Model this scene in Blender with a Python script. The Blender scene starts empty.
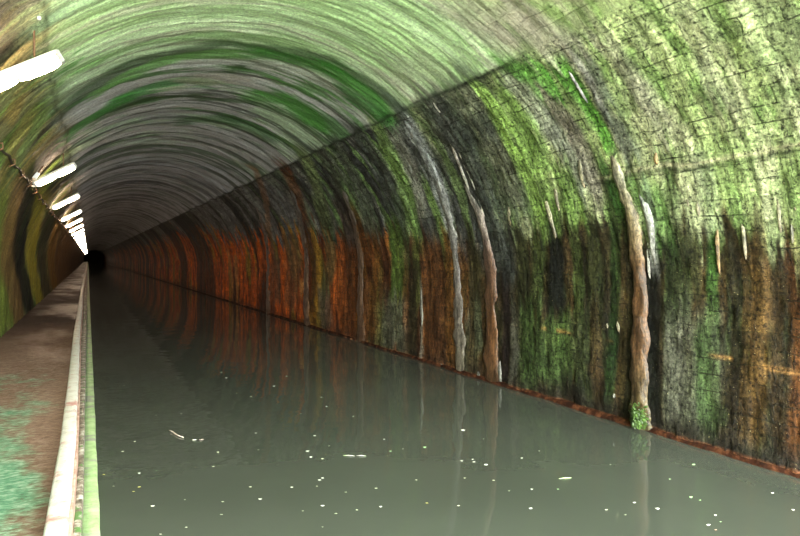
import bpy, math, random
import numpy as np
rng = np.random.RandomState(7)
random.seed(7)
C = bpy.context.scene
COL = C.collection

# ------------------------------------------------------------------ camera numbers (800 x 536 frame)
F = 650.0
TH = math.atan(312.0 / F)             # yaw to the right of the tunnel axis
PITCH = math.atan(10.0 / F)
EYE = 2.0                             # above the water
ct, st = math.cos(TH), math.sin(TH)
# ------------------------------------------------------------------ tunnel section (metres, water = 0)
MOUTH = -4.5
R = 3.72; XC = 2.12; ZS = 1.43        # arch radius, axis, springing height
XR = XC + R; XL = XC - R
PATH_Z = 0.40
S_SPR = ZS; S_END = ZS + math.pi * R  # arc length: 0 at the water on the right, over the crown, down the left wall
S_SEAM = 4.72                          # right-hand joint between stone wall and vault
S_SEAML = S_SPR + R * (math.pi - math.acos((2.12 + .37) / R) )
S_SEAML = S_SPR + R * (math.pi - math.asin(min(1, (2.2 + .57) / R)))
S_FOOT = S_END + (ZS - PATH_Z)

def section(s, off=0.0):
    """point (x, z) on the lining at arc length s, pushed inwards by off"""
    s = np.asarray(s, float)
    ph = np.clip((s - S_SPR) / R, 0, math.pi)
    r = R - off
    x = XC + r * np.cos(ph); z = ZS + r * np.sin(ph)
    z = np.where(s < S_SPR, s, z)
    z = np.where(s > S_END, ZS - (s - S_END), z)
    return x, z

def ray(px, py):
    a = (px - 400) / F; b = -(py - 268) / F
    cp, sp = math.cos(PITCH), math.sin(PITCH)
    # camera forward (pitched down), up
    f = np.array([st * cp, ct * cp, -sp]); u = np.array([st * sp, ct * sp, cp]); r = np.array([ct, -st, 0])
    d = f + a * r + b * u
    return d
def wall_at(px, py):
    """pixel -> (Y, s) where that line of sight meets the lining"""
    d = ray(px, py)
    o = np.array([0, 0, EYE])
    # circle
    A = d[0]**2 + d[2]**2; ox = -XC; oz = EYE - ZS
    B = 2 * (ox * d[0] + oz * d[2]); Cc = ox * ox + oz * oz - R * R
    t = (-B + math.sqrt(B * B - 4 * A * Cc)) / (2 * A)
    x, z = ox + t * d[0], oz + t * d[2]
    if z >= 0:
        return t * d[1], S_SPR + R * math.atan2(z, x)
    X = XR if d[0] > 0 else XL
    t = X / d[0]; z = EYE + t * d[2]
    if d[0] > 0: return t * d[1], z
    return t * d[1], S_END + (ZS - z)
def water_at(px, py, z=0.0):
    d = ray(px, py); t = (EYE - z) / -d[2]
    return t * d[0], t * d[1]

# ------------------------------------------------------------------ numpy noise
def vnoise(u, v, seed=0):
    u = np.asarray(u, float); v = np.asarray(v, float)
    i = np.floor(u).astype(np.int64); j = np.floor(v).astype(np.int64)
    fu = u - i; fv = v - j
    fu = fu * fu * (3 - 2 * fu); fv = fv * fv * (3 - 2 * fv)
    def h(a, b):
        n = (a * 374761393 + b * 668265263 + seed * 974634777) & 0xffffffff
        n = ((n ^ (n >> 13)) * 1274126177) & 0xffffffff
        n = n ^ (n >> 16)
        return (n & 0xffff) / 65535.0
    return ((h(i, j) * (1 - fu) + h(i + 1, j) * fu) * (1 - fv) + (h(i, j + 1) * (1 - fu) + h(i + 1, j + 1) * fu) * fv)
def fbm(u, v, seed=0, oct=4, gain=.55):
    a = 1; t = 0; r = 0
    for k in range(oct):
        r = r + a * vnoise(u * 2**k, v * 2**k, seed + k * 17); t += a; a *= gain
    return r / t
def sm(a, b, x):
    t = np.clip((x - a) / (b - a), 0, 1); return t * t * (3 - 2 * t)
def mix(c, col, m):
    return c + (np.array(col) - c) * m[..., None]

# ------------------------------------------------------------------ properties, mesh helpers
def tag(o, label=None, cat=None, group=None, kind=None):
    if label: o['label'] = label
    if cat: o['category'] = cat
    if group: o['group'] = group
    if kind: o['kind'] = kind
    return o
def link(name, me, mat=None, parent=None):
    o = bpy.data.objects.new(name, me); COL.objects.link(o)
    if mat and me and not me.materials: me.materials.append(mat)
    if parent: o.parent = parent
    return o
def mesh_from(name, verts, faces, smooth=True, colors=None):
    me = bpy.data.meshes.new(name)
    me.from_pydata([tuple(v) for v in verts], [], faces)
    if smooth: me.polygons.foreach_set('use_smooth', [True] * len(me.polygons))
    if colors is not None: put_col(me, colors)
    me.update(); return me
def put_col(me, colors):
    a = me.color_attributes.new('Col', 'FLOAT_COLOR', 'POINT')
    c = np.ones((len(me.vertices), 4), np.float32); c[:, :3] = np.clip(colors.reshape(-1, 3), 0, 1)
    a.data.foreach_set('color', c.ravel())
def grid_mesh(name, P, uv=None, colors=None, flip=False):
    n, m = P.shape[:2]
    me = bpy.data.meshes.new(name)
    idx = np.arange(n * m).reshape(n, m)
    q = np.stack([idx[:-1, :-1], idx[1:, :-1], idx[1:, 1:], idx[:-1, 1:]], -1).reshape(-1, 4)
    if flip: q = q[:, ::-1]
    nf = len(q)
    me.vertices.add(n * m); me.vertices.foreach_set('co', P.reshape(-1, 3).astype(np.float32).ravel())
    me.loops.add(nf * 4); me.loops.foreach_set('vertex_index', q.astype(np.int32).ravel())
    me.polygons.add(nf); me.polygons.foreach_set('loop_start', np.arange(0, nf * 4, 4, dtype=np.int32))
    me.polygons.foreach_set('loop_total', np.full(nf, 4, np.int32))
    me.polygons.foreach_set('use_smooth', np.ones(nf, bool))
    me.update(calc_edges=True)
    if uv is not None:
        l = me.uv_layers.new(name='UVMap')
        l.data.foreach_set('uv', uv.reshape(-1, 2)[q.ravel()].astype(np.float32).ravel())
    if colors is not None: put_col(me, colors)
    me.validate(); return me

# ------------------------------------------------------------------ node helper
class NT:
    def __init__(s, name):
        s.m = bpy.data.materials.new(name); s.m.use_nodes = True; s.t = s.m.node_tree
        s.b = s.t.nodes['Principled BSDF']
    def n(s, typ, **kw):
        x = s.t.nodes.new(typ)
        for k, v in kw.items():
            if k == 'ins':
                for a, b in v.items(): x.inputs[a].default_value = b
            else: setattr(x, k, v)
        return x
    def l(s, a, b): s.t.links.new(a, b)
    def ramp(s, src, stops):
        r = s.n('ShaderNodeValToRGB'); e = r.color_ramp.elements
        while len(e) < len(stops): e.new(.5)
        for k, (p, c) in enumerate(stops):
            e[k].position = p; e[k].color = (c, c, c, 1) if not hasattr(c, '__len__') else (*c, 1)
        s.l(src, r.inputs[0]); return r.outputs[0]
    def mixc(s, fac, a, b, mode='MIX'):
        x = s.n('ShaderNodeMix', data_type='RGBA', blend_type=mode)
        for i, v in ((0, fac), (6, a), (7, b)):
            if hasattr(v, 'is_output') or hasattr(v, 'links'): s.l(v, x.inputs[i])
            else: x.inputs[i].default_value = v if i == 0 else (*v, 1)
        return x.outputs[2]
    def math(s, op, a, b=None, c=None):
        x = s.n('ShaderNodeMath', operation=op)
        for i, v in enumerate((a, b, c)):
            if v is None: continue
            if hasattr(v, 'links'): s.l(v, x.inputs[i])
            else: x.inputs[i].default_value = v
        return x.outputs[0]
    def noise(s, vec, scale, detail=4, rough=.6, sc=(1, 1, 1)):
        mp = s.n('ShaderNodeMapping'); mp.inputs['Scale'].default_value = sc; s.l(vec, mp.inputs[0])
        x = s.n('ShaderNodeTexNoise', ins={'Scale': scale, 'Detail': detail, 'Roughness': rough}); s.l(mp.outputs[0], x.inputs['Vector'])
        return x.outputs['Fac']
    def bump(s, h, strength, dist, prev=None):
        x = s.n('ShaderNodeBump', ins={'Strength': strength, 'Distance': dist}); s.l(h, x.inputs['Height'])
        if prev: s.l(prev, x.inputs['Normal'])
        return x.outputs[0]

def lining_material(name, brick=1.0, near=None, streak=(9, .9), rough=.62, joint=.75, fine=.5, grain=.9):
    """stone / render lining: stained colours from the mesh, joints and fine streaks from nodes; UV = (metres along, metres round)"""
    N = NT(name)
    uv = N.n('ShaderNodeUVMap', uv_map='UVMap').outputs[0]
    col = N.n('ShaderNodeVertexColor', layer_name='Col').outputs[0]
    st1 = N.noise(uv, 1.0, 5, .65, (streak[0], streak[1], 1))
    st2 = N.noise(uv, 1.0, 5, .7, (streak[0] * 3.5, streak[1] * 4, 1))
    sp = N.noise(uv, 34, 4, .7)
    sp2 = N.noise(uv, 7, 4, .6)
    k1 = N.ramp(st1, [(.3, .55), (.5, 1.0), (.72, 1.42)])
    k2 = N.ramp(st2, [(.3, 1 - fine), (.5, 1.0), (.7, 1 + fine)])
    pit = N.noise(uv, 19, 6, .75)
    k4 = N.ramp(pit, [(.40, .15), (.465, .95), (.57, 1.05), (.64, 1.9)])  # dark pits and bright glints painted into the colour
    k3 = N.ramp(sp, [(.32, 1 - fine), (.5, 1.0), (.7, 1 + fine * .9)])
    c = N.mixc(1, col, k1, 'MULTIPLY'); c = N.mixc(1, c, k2, 'MULTIPLY'); c = N.mixc(1, c, k3, 'MULTIPLY'); c = N.mixc(grain, c, k4, 'MULTIPLY')
    glint = N.noise(uv, 48, 2, .6)
    c = N.mixc(N.math('MULTIPLY', N.ramp(glint, [(.70, 0.0), (.75, 1.0)]), grain), c, (.50, .42, .22))  # pale yellow specks painted on as glints
    h = N.math('ADD', N.math('ADD', N.math('MULTIPLY', sp, .5), N.math('MULTIPLY', st2, .6)), N.math('MULTIPLY', pit, grain))
    rr = N.ramp(st1, [(.35, rough - .06), (.6, rough + .15)])
    if brick:
        # joints wander a little and vanish under growth
        w = N.n('ShaderNodeTexNoise', ins={'Scale': 4.0, 'Detail': 5}); N.l(uv, w.inputs['Vector'])
        off = N.n('ShaderNodeVectorMath', operation='MULTIPLY_ADD'); N.l(w.outputs['Color'], off.inputs[0]); off.inputs[1].default_value = (.16, .085, 0); N.l(uv, off.inputs[2])
        br = N.n('ShaderNodeTexBrick', ins={'Scale': 1.0, 'Mortar Size': .007, 'Mortar Smooth': .35, 'Brick Width': .34, 'Row Height': .165, 'Bias': 0.0,
                 'Color1': (.45, .45, .43, 1), 'Color2': (1.5, 1.5, 1.45, 1), 'Mortar': (.9, .9, .9, 1)})
        N.l(off.outputs[0], br.inputs['Vector'])
        vis = N.ramp(N.noise(uv, 3.1, 4, .7), [(.46, .06), (.62, 1.0)])
        if near:
            sx = N.n('ShaderNodeSeparateXYZ'); N.l(uv, sx.inputs[0])
            mr = N.n('ShaderNodeMapRange', ins={'From Min': near[0], 'From Max': near[1], 'To Min': brick, 'To Max': .8}); N.l(sx.outputs[0], mr.inputs[0]); bk = mr.outputs[0]
        else: bk = brick
        jf = N.math('MULTIPLY', N.math('MULTIPLY', br.outputs['Fac'], vis), N.math('MULTIPLY', bk, joint))
        c = N.mixc(N.math('MULTIPLY', bk, .55), c, N.mixc(1, c, br.outputs['Color'], 'MULTIPLY'))
        c = N.mixc(jf, c, (.012, .012, .006))
        h = N.math('SUBTRACT', h, N.math('MULTIPLY', jf, 1.6))
        bcol = N.n('ShaderNodeSeparateColor'); N.l(br.outputs['Color'], bcol.inputs[0])
        h = N.math('ADD', h, N.math('MULTIPLY', bcol.outputs[0], .5 * brick))
    N.l(c, N.b.inputs['Base Color']); N.l(rr, N.b.inputs['Roughness'])
    b1 = N.bump(sp2, .6, .05)
    N.l(N.bump(h, .9, .022, b1), N.b.inputs['Normal'])
    N.b.inputs['Specular IOR Level'].default_value = .22
    return N.m

# palette (albedo of the growths and stains themselves)
LG = (.42, .56, .26); MG = (.17, .26, .09); BG = (.11, .27, .045); DG = (.035, .10, .02); OL = (.16, .17, .06)
SL = (.045, .05, .048); BK = (.013, .015, .013); GR = (.27, .28, .25); PK = (.40, .36, .31); PL = (.46, .47, .34)
RU = (.33, .105, .022); RD = (.15, .05, .02); BR = (.13, .075, .03); DB = (.05, .033, .015); YG = (.30, .32, .04); OC = (.36, .24, .07)

STROKES = []
def S(x0, y0, x1, y1, w, col, a=.85, rag=1.0, soft=.5):
    """one stain: from pixel to pixel of the photo, turned at once into metres along / round the lining"""
    Y0, s0 = wall_at(x0, y0); Y1, s1 = wall_at(x1, y1)
    xm, ym = (x0 + x1) / 2, (y0 + y1) / 2
    gx = wall_at(xm + .5, ym)[0] - wall_at(xm - .5, ym)[0]; gy = wall_at(xm, ym + .5)[0] - wall_at(xm, ym - .5)[0]
    Ya, Yb = 0, w * math.hypot(gx, gy)      # metres along the bore under the stroke's width
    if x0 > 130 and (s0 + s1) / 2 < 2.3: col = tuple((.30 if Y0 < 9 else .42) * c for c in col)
    if x0 < 60 and y0 > 110: rag *= .2
    STROKES.append((Y0, s0, Y1, s1, max(abs(Ya - Yb) / 2, .02), col, a, rag, soft))
def poly(pts, w, col, a=.85, rag=1.0):
    for p, q in zip(pts[:-1], pts[1:]): S(*p, *q, w, col, a, rag)

# ---- right wall, nearest part to the right, working away
S(798, 250, 800, 440, 26, RU, .55); S(757, 240, 757, 430, 20, (.30, .16, .05), .8); S(775, 270, 778, 450, 12, BR, .7)
S(730, 240, 733, 440, 12, DB, .8); S(742, 250, 742, 430, 8, (.22,.12,.04), .7)
S(690, 318, 690, 425, 50, (.27,.28,.19), .7); S(672, 320, 674, 410, 20, (.36,.36,.27), .6)
S(708, 180, 712, 300, 12, BG, .85); S(702, 330, 704, 430, 18, (.14,.26,.07), .7); S(712, 300, 714, 410, 14, MG, .6)
S(652, 280, 656, 430, 16, BK, .85); S(648, 190, 654, 262, 9, (.36, .36, .34), .8)
S(670, 180, 672, 300, 16, (.10,.17,.05), .6); S(690, 230, 690, 300, 20, (.09,.13,.05), .6)
S(640, 180, 660, 240, 26, (.12,.24,.06), .6); S(726, 140, 730, 200, 44, (.20,.28,.10), .55)
S(700, 165, 710, 215, 22, (.38,.42,.26), .6); S(790, 150, 795, 205, 30, (.22,.3,.1), .5)
S(670, 250, 672, 310, 14, (.04, .05, .02), .6); S(760, 210, 762, 262, 12, (.35,.26,.14), .5)
# between the two drip columns
S(625, 190, 628, 420, 14, DB, .7); S(612, 200, 618, 420, 10, (.16,.09,.03), .6); S(604, 180, 608, 400, 10, DG, .7)
S(590, 220, 594, 330, 16, (.07,.10,.03), .7); S(575, 240, 578, 330, 12, (.15,.22,.06), .7)
S(552, 212, 556, 312, 17, BK, .95); S(536, 230, 538, 310, 14, (.12,.18,.05), .75); S(520, 230, 522, 300, 14, (.10,.11,.04), .7)
S(533, 318, 533, 380, 36, (.13, .22, .06), .75); S(560, 318, 562, 372, 22, (.14,.24,.06), .8); S(578, 320, 580, 380, 18, (.20,.24,.10), .7)
S(514, 318, 514, 384, 10, (.32,.31,.24), .7); S(505, 270, 504, 388, 9, (.04,.02,.025), .8); S(595, 320, 597, 400, 12, (.17,.1,.04), .6)
S(571, 375, 575, 405, 26, BK, .7)
# charcoal and green bands above the columns
poly([(455, 80), (480, 130), (515, 210)], 60, SL, .72); poly([(440, 110), (475, 190), (500, 270)], 30, SL, .8)
poly([(425, 95), (455, 160), (470, 240)], 28, (.07,.07,.07), .8)
poly([(400, 115), (425, 165), (440, 240)], 26, (.08,.08,.08), .85)
poly([(482, 92), (512, 140), (540, 220)], 15, (.26,.40,.10), .85); poly([(500, 92), (532, 150), (552, 215)], 16, (.22,.34,.09), .7)
poly([(515, 80), (552, 130), (585, 180)], 24, (.27,.27,.24), .75); poly([(538, 85), (572, 130), (596, 190)], 16, (.20,.17,.15), .75)
poly([(520, 62), (548, 78)], 34, (.10,.28,.04), .8, 2.0); S(548, 66, 566, 88, 20, (.07,.22,.03), .8, 2.0)
poly([(560, 60), (588, 108), (612, 152)], 15, BG, .95); poly([(585, 60), (610, 110), (632, 155)], 20, (.09,.10,.09), .8)
poly([(572, 52), (600, 100)], 10, (.33,.30,.30), .6)
poly([(600, 160), (622, 220)], 10, DG, .8); poly([(560, 170), (575, 215)], 22, (.17,.27,.07), .7)
poly([(604, 40), (640, 90), (665, 130)], 20, (.34,.31,.25), .5); poly([(700, 60), (730, 110)], 20, (.36,.36,.26), .4)
# middle wall
poly([(382, 112), (410, 165), (422, 215)], 14, (.30, .29, .26), .7); poly([(372, 118), (398, 170), (412, 230)], 14, (.19,.30,.09), .8)
poly([(350, 125), (385, 180), (402, 240)], 14, (.05,.055,.05), .8); poly([(396, 105), (440, 190), (452, 250)], 11, (.30, .31, .32), .85)
poly([(428, 190), (448, 260)], 8, (.17, .28, .07), .7); poly([(440, 150), (470, 230)], 8, (.15,.22,.07), .6)
S(394, 225, 394, 300, 12, (.18, .30, .06), .9); S(393, 300, 394, 348, 26, (.27, .27, .19), .85); S(381, 235, 383, 300, 9, RD, .8)
S(412, 260, 412, 360, 10, DB, .9); S(405, 230, 405, 290, 6, (.2,.26,.1), .6)
S(430, 240, 432, 370, 22, (.20, .075, .025), .85); S(447, 240, 450, 374, 9, (.36, .15, .035), .95); S(421, 285, 422, 352, 3, (.5,.42,.32), .8)
S(471, 240, 472, 380, 12, (.13,.11,.05), .8); S(478, 300, 478, 350, 8, (.25,.28,.16), .7); S(466, 320, 466, 375, 5, (.25,.26,.17), .7)
S(366, 230, 366, 340, 22, RU, .85); S(348, 210, 350, 330, 20, (.28, .09, .022), .8); S(357, 235, 359, 335, 6, (.40,.17,.04), .8)
S(325, 290, 326, 325, 16, (.27, .25, .18), .8); poly([(300, 150), (322, 210), (326, 290)], 11, (.20,.25,.11), .75)
poly([(282, 165), (304, 225), (308, 312)], 9, RD, .8); S(290, 240, 290, 305, 16, (.22,.16,.09), .7)
S(276, 255, 277, 300, 7, (.22, .22, .14), .6); poly([(255, 170), (268, 230), (270, 300)], 5, (.30,.16,.09), .7)
poly([(335, 140), (360, 190), (372, 230)], 12, (.09,.10,.08), .8); poly([(318, 150), (340, 200), (350, 240)], 12, (.05,.045,.045), .8)
# ---- vault
poly([(62, 112), (130, 67), (230, 48), (330, 62), (398, 106)], 12, (.05,.09,.04), .8)
poly([(100, 92), (170, 60), (240, 54)], 9, (.16,.36,.10), .8); poly([(250, 52), (330, 70), (390, 116)], 14, (.05,.20,.03), .85)
poly([(340, 92), (380, 120)], 18, (.04,.17,.03), .8, 2); poly([(65, 140), (120, 100), (190, 82), (215, 84)], 9, (.06,.24,.05), .85)
poly([(220, 72), (245, 70)], 8, DG, .8, 2); poly([(245, 96), (290, 100), (320, 125)], 14, (.07,.24,.04), .8)
poly([(285, 80), (330, 100)], 16, (.08,.22,.05), .8, 2); poly([(180, 84), (240, 82)], 12, PK, .6, 2); poly([(90, 125), (150, 100), (200, 95)], 5, DG, .7)
poly([(180, 122), (230, 120), (270, 138)], 10, (.06,.15,.05), .7); poly([(200, 100), (260, 105), (330, 145)], 4, DG, .7)
S(62, 76, 82, 54, 12, (.09, .32, .05), .8, 2); S(82, 66, 106, 56, 9, (.14,.30,.09), .6, 2)
poly([(490, 20), (560, 52)], 50, PK, .7, 2); poly([(440, 0), (520, 40)], 40, (.43,.37,.32), .6, 2); poly([(390, 60), (430, 85)], 40, (.38,.38,.30), .5, 2)
# ---- left side
S(8, 200, 6, 325, 20, (.17, .22, .04), .9); S(22, 190, 20, 318, 12, (.22, .13, .05), .85); S(34, 190, 31, 312, 9, BK, .9)
S(44, 200, 40, 305, 7, (.36, .30, .04), .9); S(52, 215, 48, 298, 6, (.06,.06,.035), .8); S(59, 225, 56, 290, 5, (.30,.16,.04), .8)
S(10, 120, 24, 90, 16, OC, .6, 2); S(16, 60, 30, 30, 30, (.28,.24,.12), .6, 2); S(6, 100, 30, 70, 26, (.20,.24,.10), .6, 2)
S(0, 180, 30, 120, 12, (.3, .25, .08), .7); S(14, 170, 40, 120, 10, (.22,.30,.10), .7)

def paint(Y, s):
    """stained albedo of the lining at (metres along, metres round)"""
    ragY = (fbm(Y * 2.2, s * .7, 3, 4) - .5) * .35
    rags = (fbm(Y * 9, s * 1.1, 5, 3) - .5) * 1.1
    Yw = Y + ragY * np.clip(.06 * Y, .25, 1.2) * .5
    # streak noises: fine across, long down
    a = fbm(Y * 1.6, s * .22, 11, 6, .72); b = fbm(Y * 3.2, s * .35, 13, 5, .7); c = fbm(Y * .45, s * .25, 15, 5, .65)
    fine = fbm(Y * 6, s * 2.4, 19, 4, .65); blk = fbm(Y * 2.2, s * 2.6, 23, 4)
    # right wall
    low = np.zeros(Y.shape + (3,)) + np.array((.11, .085, .035))
    low = mix(low, (.10, .15, .05), sm(.45, .6, blk) * .7)
    low = mix(low, (.035, .028, .013), sm(.5, .62, a) * .75)
    low = mix(low, (.24, .13, .045), sm(.53, .66, b) * .6)
    rust = np.zeros_like(low) + np.array((.25, .085, .022))
    rust = mix(rust, (.36, .13, .03), sm(.48, .6, a)); rust = mix(rust, (.055, .022, .014), sm(.5, .62, b) * .85)
    rust = mix(rust, (.25, .22, .13), sm(.60, .68, c) * .7); rust = mix(rust, (.12, .16, .04), sm(.60, .66, fbm(Y * 1.1, s * .3, 31, 4)) * .7)
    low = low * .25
    bd = fbm(Y * .42, s * .08, 121, 4, .7)
    rust = rust + (rust * np.array((2.4, 1.3, .6)) - rust) * sm(12, 20, Y)[..., None]
    rust = mix(rust, (.03, .014, .01), sm(.50, .42, bd) * .85 * sm(12, 20, Y))
    low = low + (rust - low) * sm(8.2, 12.5, Yw)[..., None]
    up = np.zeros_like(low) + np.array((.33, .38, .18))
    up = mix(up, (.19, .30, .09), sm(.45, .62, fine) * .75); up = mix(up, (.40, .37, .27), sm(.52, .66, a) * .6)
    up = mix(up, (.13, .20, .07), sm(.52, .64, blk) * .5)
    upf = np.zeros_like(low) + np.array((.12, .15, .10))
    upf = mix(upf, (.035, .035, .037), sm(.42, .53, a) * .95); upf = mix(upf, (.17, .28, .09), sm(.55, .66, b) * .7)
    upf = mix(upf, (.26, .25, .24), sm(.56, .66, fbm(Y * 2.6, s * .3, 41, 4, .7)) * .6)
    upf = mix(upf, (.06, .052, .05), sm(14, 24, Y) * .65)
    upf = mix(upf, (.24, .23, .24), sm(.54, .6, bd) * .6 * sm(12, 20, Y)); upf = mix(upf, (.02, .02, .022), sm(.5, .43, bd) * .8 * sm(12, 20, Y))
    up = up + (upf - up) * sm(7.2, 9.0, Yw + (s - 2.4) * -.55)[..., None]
    hl = np.where(Y < 6, 1.55 + .16 * np.clip(Y, 3.5, 6), 2.51 - .16 * sm(6, 9, Y) + .032 * np.clip(Y - 9, 0, 32))
    drp = (fbm(Y * 13, s * .6, 7, 3) - .5) * 1.0
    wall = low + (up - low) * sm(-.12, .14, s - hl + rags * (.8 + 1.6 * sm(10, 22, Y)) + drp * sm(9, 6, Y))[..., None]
    # vault
    v = np.zeros_like(low) + np.array((.64, .82, .50))
    v = mix(v, (.44, .64, .30), sm(.45, .62, a) * .7); v = mix(v, (.72, .66, .59), sm(.52, .68, b) * .55)
    vg = np.zeros_like(low) + np.array((.46, .58, .42))
    vg = mix(vg, (.47, .46, .47), sm(.50, .60, c)); vg = mix(vg, (.07, .20, .05), sm(.53, .63, a) * .85)
    vg = mix(vg, (.05, .06, .045), sm(.55, .66, b) * .8)
    far = np.zeros_like(low) + np.array((.52, .53, .58)); far = mix(far, (.12, .12, .125), sm(.50, .62, a) * .8); far = mix(far, (.13, .17, .11), sm(.54, .64, b) * .6)
    v = v + (vg - v) * sm(7.6, 11.5, Yw)[..., None]; v = v + (far - v) * sm(14, 24, Yw)[..., None]
    nearR = sm(6.6, 5.6, Yw)                           # close by, the stone runs on up past the joint
    vs = np.zeros_like(low) + np.array((.36, .42, .22)); vs = mix(vs, (.22, .30, .11), sm(.45, .62, fine) * .7); vs = mix(vs, (.42, .38, .29), sm(.5, .64, a) * .5)
    v = v + (vs - v) * (nearR * sm(6.6, 5.6, s))[..., None]
    t = sm(S_SEAM - .04, S_SEAM + .04, s)
    t = np.where(Y < 6.2, sm(S_SEAM - .8, S_SEAM + 1.0, s), t)
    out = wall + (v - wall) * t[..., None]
    # left: ochre, olive and rust rings down to the path
    L = np.zeros_like(low) + np.array((.20, .19, .09))
    aL = fbm(Y * 1.5, s * .07, 111, 6, .72); bL = fbm(Y * 3.1, s * .10, 113, 5, .7); cL = fbm(Y * .6, s * .05, 115, 4, .65)
    L = mix(L, (.16, .24, .06), sm(.46, .54, aL)); L = mix(L, (.32, .24, .08), sm(.50, .58, bL) * .8); L = mix(L, (.045, .035, .02), sm(.52, .58, cL) * .8)
    L = mix(L, (.04, .03, .02), sm(.50, .56, fbm(Y * 2.0, s * .06, 51, 5, .7)) * .85)
    L = L + (np.array((.2, .11, .05)) * (.5 + a[..., None]) - L) * sm(22, 45, Y)[..., None]
    out = out + (L - out) * sm(S_SEAML - .35, S_SEAML + .35, s + rags * .25)[..., None]
    # individual stains
    for (Y0, s0, Y1, s1, w, col, al, rg, soft) in STROKES:
        if s0 > s1: Y0, s0, Y1, s1 = Y1, s1, Y0, s0
        m = (Y > min(Y0, Y1) - 3 * w - 1) & (Y < max(Y0, Y1) + 3 * w + 1) & (s > s0 - .6) & (s < s1 + .6)
        if not m.any(): continue
        y_, s_ = Y[m], s[m]
        L_ = max(s1 - s0, 1e-3)
        k = np.clip((s_ - s0) / L_, 0, 1)
        yc = Y0 + (Y1 - Y0) * k
        n1 = fbm(y_ * 3.0 / max(w, .1) * .35, s_ * 1.1, 61, 3) - .5
        d = np.abs(y_ - yc) / w + n1 * .9 * rg
        e = np.minimum(.4, .25 * L_ + .05)
        n2 = (fbm(y_ * 10, s_ * .8, 67, 3) - .5) * .7 * rg
        g = sm(1.25, .6, d) * sm(-e, e * .3, s_ - s0 + n2) * sm(-e, e * .3, s1 - s_ + n2)
        h = np.zeros(Y.shape); h[m] = g * al
        out = mix(out, col, h)
    out = out * (1 - .5 * sm(40, 90, Y)) [..., None] * (1 - .75 * sm(90, 220, Y))[..., None]  # far gloom painted in: lining colour darkened with distance
    # dark joint line between wall and vault, horizontal seams
    j = np.exp(-((s - S_SEAM - (fbm(Y * 1.5, s * 0, 71, 3) - .5) * .14) / .035)**2) * sm(5.8, 6.8, Y)
    out = mix(out, (.015, .02, .012), j * .85)
    j = np.exp(-((s - S_SEAML - (fbm(Y * 1.5, s * 0, 73, 3) - .5) * .2) / .03)**2); out = mix(out, (.05, .05, .02), j * .7)
    s_l = 3.02
    j = np.exp(-((s - s_l - (fbm(Y * 1.5, s * 0, 75, 3) - .5) * .10) / .022)**2) * sm(6.3, 5.7, Y)
    out = mix(out, (.50, .44, .30), j * .7)
    j = np.exp(-((s - s_l + .05 - (fbm(Y * 1.5, s * 0, 75, 3) - .5) * .10) / .02)**2) * sm(6.3, 5.7, Y); out = mix(out, (.03, .04, .015), j * .8)
    s_o = .98
    j = np.exp(-((s - s_o - (fbm(Y * 1.5, s * 0, 77, 3) - .5) * .12) / .02)**2) * sm(9.5, 8, Y) * sm(.42, .55, fbm(Y * 1.4, s * 0, 79, 3)); out = mix(out, (.30, .15, .05), j * .7 * sm(.45, .6, fbm(Y * 4, s * 0, 177, 3)))
    # wet dark foot with a rusty tide line
    foot = sm(.34, .10, s + rags * .18); out = mix(out, (.018, .014, .010), foot * .8 * sm(9, 5, Y) + foot * .45 * sm(5, 9, Y))
    out = mix(out, (.17, .06, .025), sm(.07, .03, s) * .9 * (s < 1))
    return np.clip(out, .004, .9)

# ------------------------------------------------------------------ the lining
Yl = np.concatenate([np.arange(MOUTH, 2.6, .25), np.arange(2.6, 3.4, .05), np.arange(3.4, 10, .022), np.arange(10, 16, .034), np.arange(16, 30, .065),
                     np.arange(30, 60, .15), np.arange(60, 150, .5), np.arange(150, 320, 3), [320.2]])
def lining(name, s0, s1, ds, mat, relief):
    sl = np.linspace(s0, s1, int((s1 - s0) / ds) + 1)
    Y, s = np.meshgrid(Yl, sl, indexing='ij')
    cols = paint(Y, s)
    d = (fbm(Y * 2.0, s * 1.2, 81, 4) - .5) * .09 * relief
    d += (fbm(Y * 5.5, s * .5, 83, 4, .6) - .5) * .05 * relief
    d *= sm(s0 - .001, s0 + .15, s) if s0 > 0 else 1
    d *= sm(s1 + .001, s1 - .15, s)
    if name == 'wall_right':
        # bedded courses: the stones stand slightly proud of each other
        cy = np.floor(s / .165); cx = np.floor(Y / .34 + .5 * (cy % 2))
        st_ = ((cx * 12.9898 + cy * 78.233) * 43.7585) % 1.0
        d += (st_ - .5) * .022 * sm(s1, s1 - .3, s)
    x, z = section(s, 0)
    ph = np.clip((s - S_SPR) / R, 0, math.pi)
    P = np.stack([x - d * np.cos(ph), Y, z - d * np.sin(ph)], -1)
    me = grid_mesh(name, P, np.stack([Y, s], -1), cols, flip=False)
    return link(name, me, mat)
M_stone = lining_material('stained stone lining', 1.0, None, (5, .8), .62, .85, .62, 1.0)
M_vault = lining_material('algae stained vault', .1, (7.0, 5.8), (11, .55), .7, .3, .30, .35)
M_left = lining_material('ochre stained lining', .25, None, (7, .5), .6, .5, .5, .6)
tag(lining('wall_right', -.5, S_SEAM, .026, M_stone, 1.0), 'long stone tunnel wall streaked with rust, moss and lime beyond the water', 'wall', kind='structure')
tag(lining('ceiling', S_SEAM, S_SEAML, .04, M_vault, .8), 'curved tunnel vault covered in pale green algae and dark damp streaks', 'ceiling', kind='structure')
tag(lining('wall_left', S_SEAML, S_FOOT + .1, .05, M_left, 1.2), 'ochre and green stained tunnel wall beside the towpath', 'wall', kind='structure')

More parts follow.
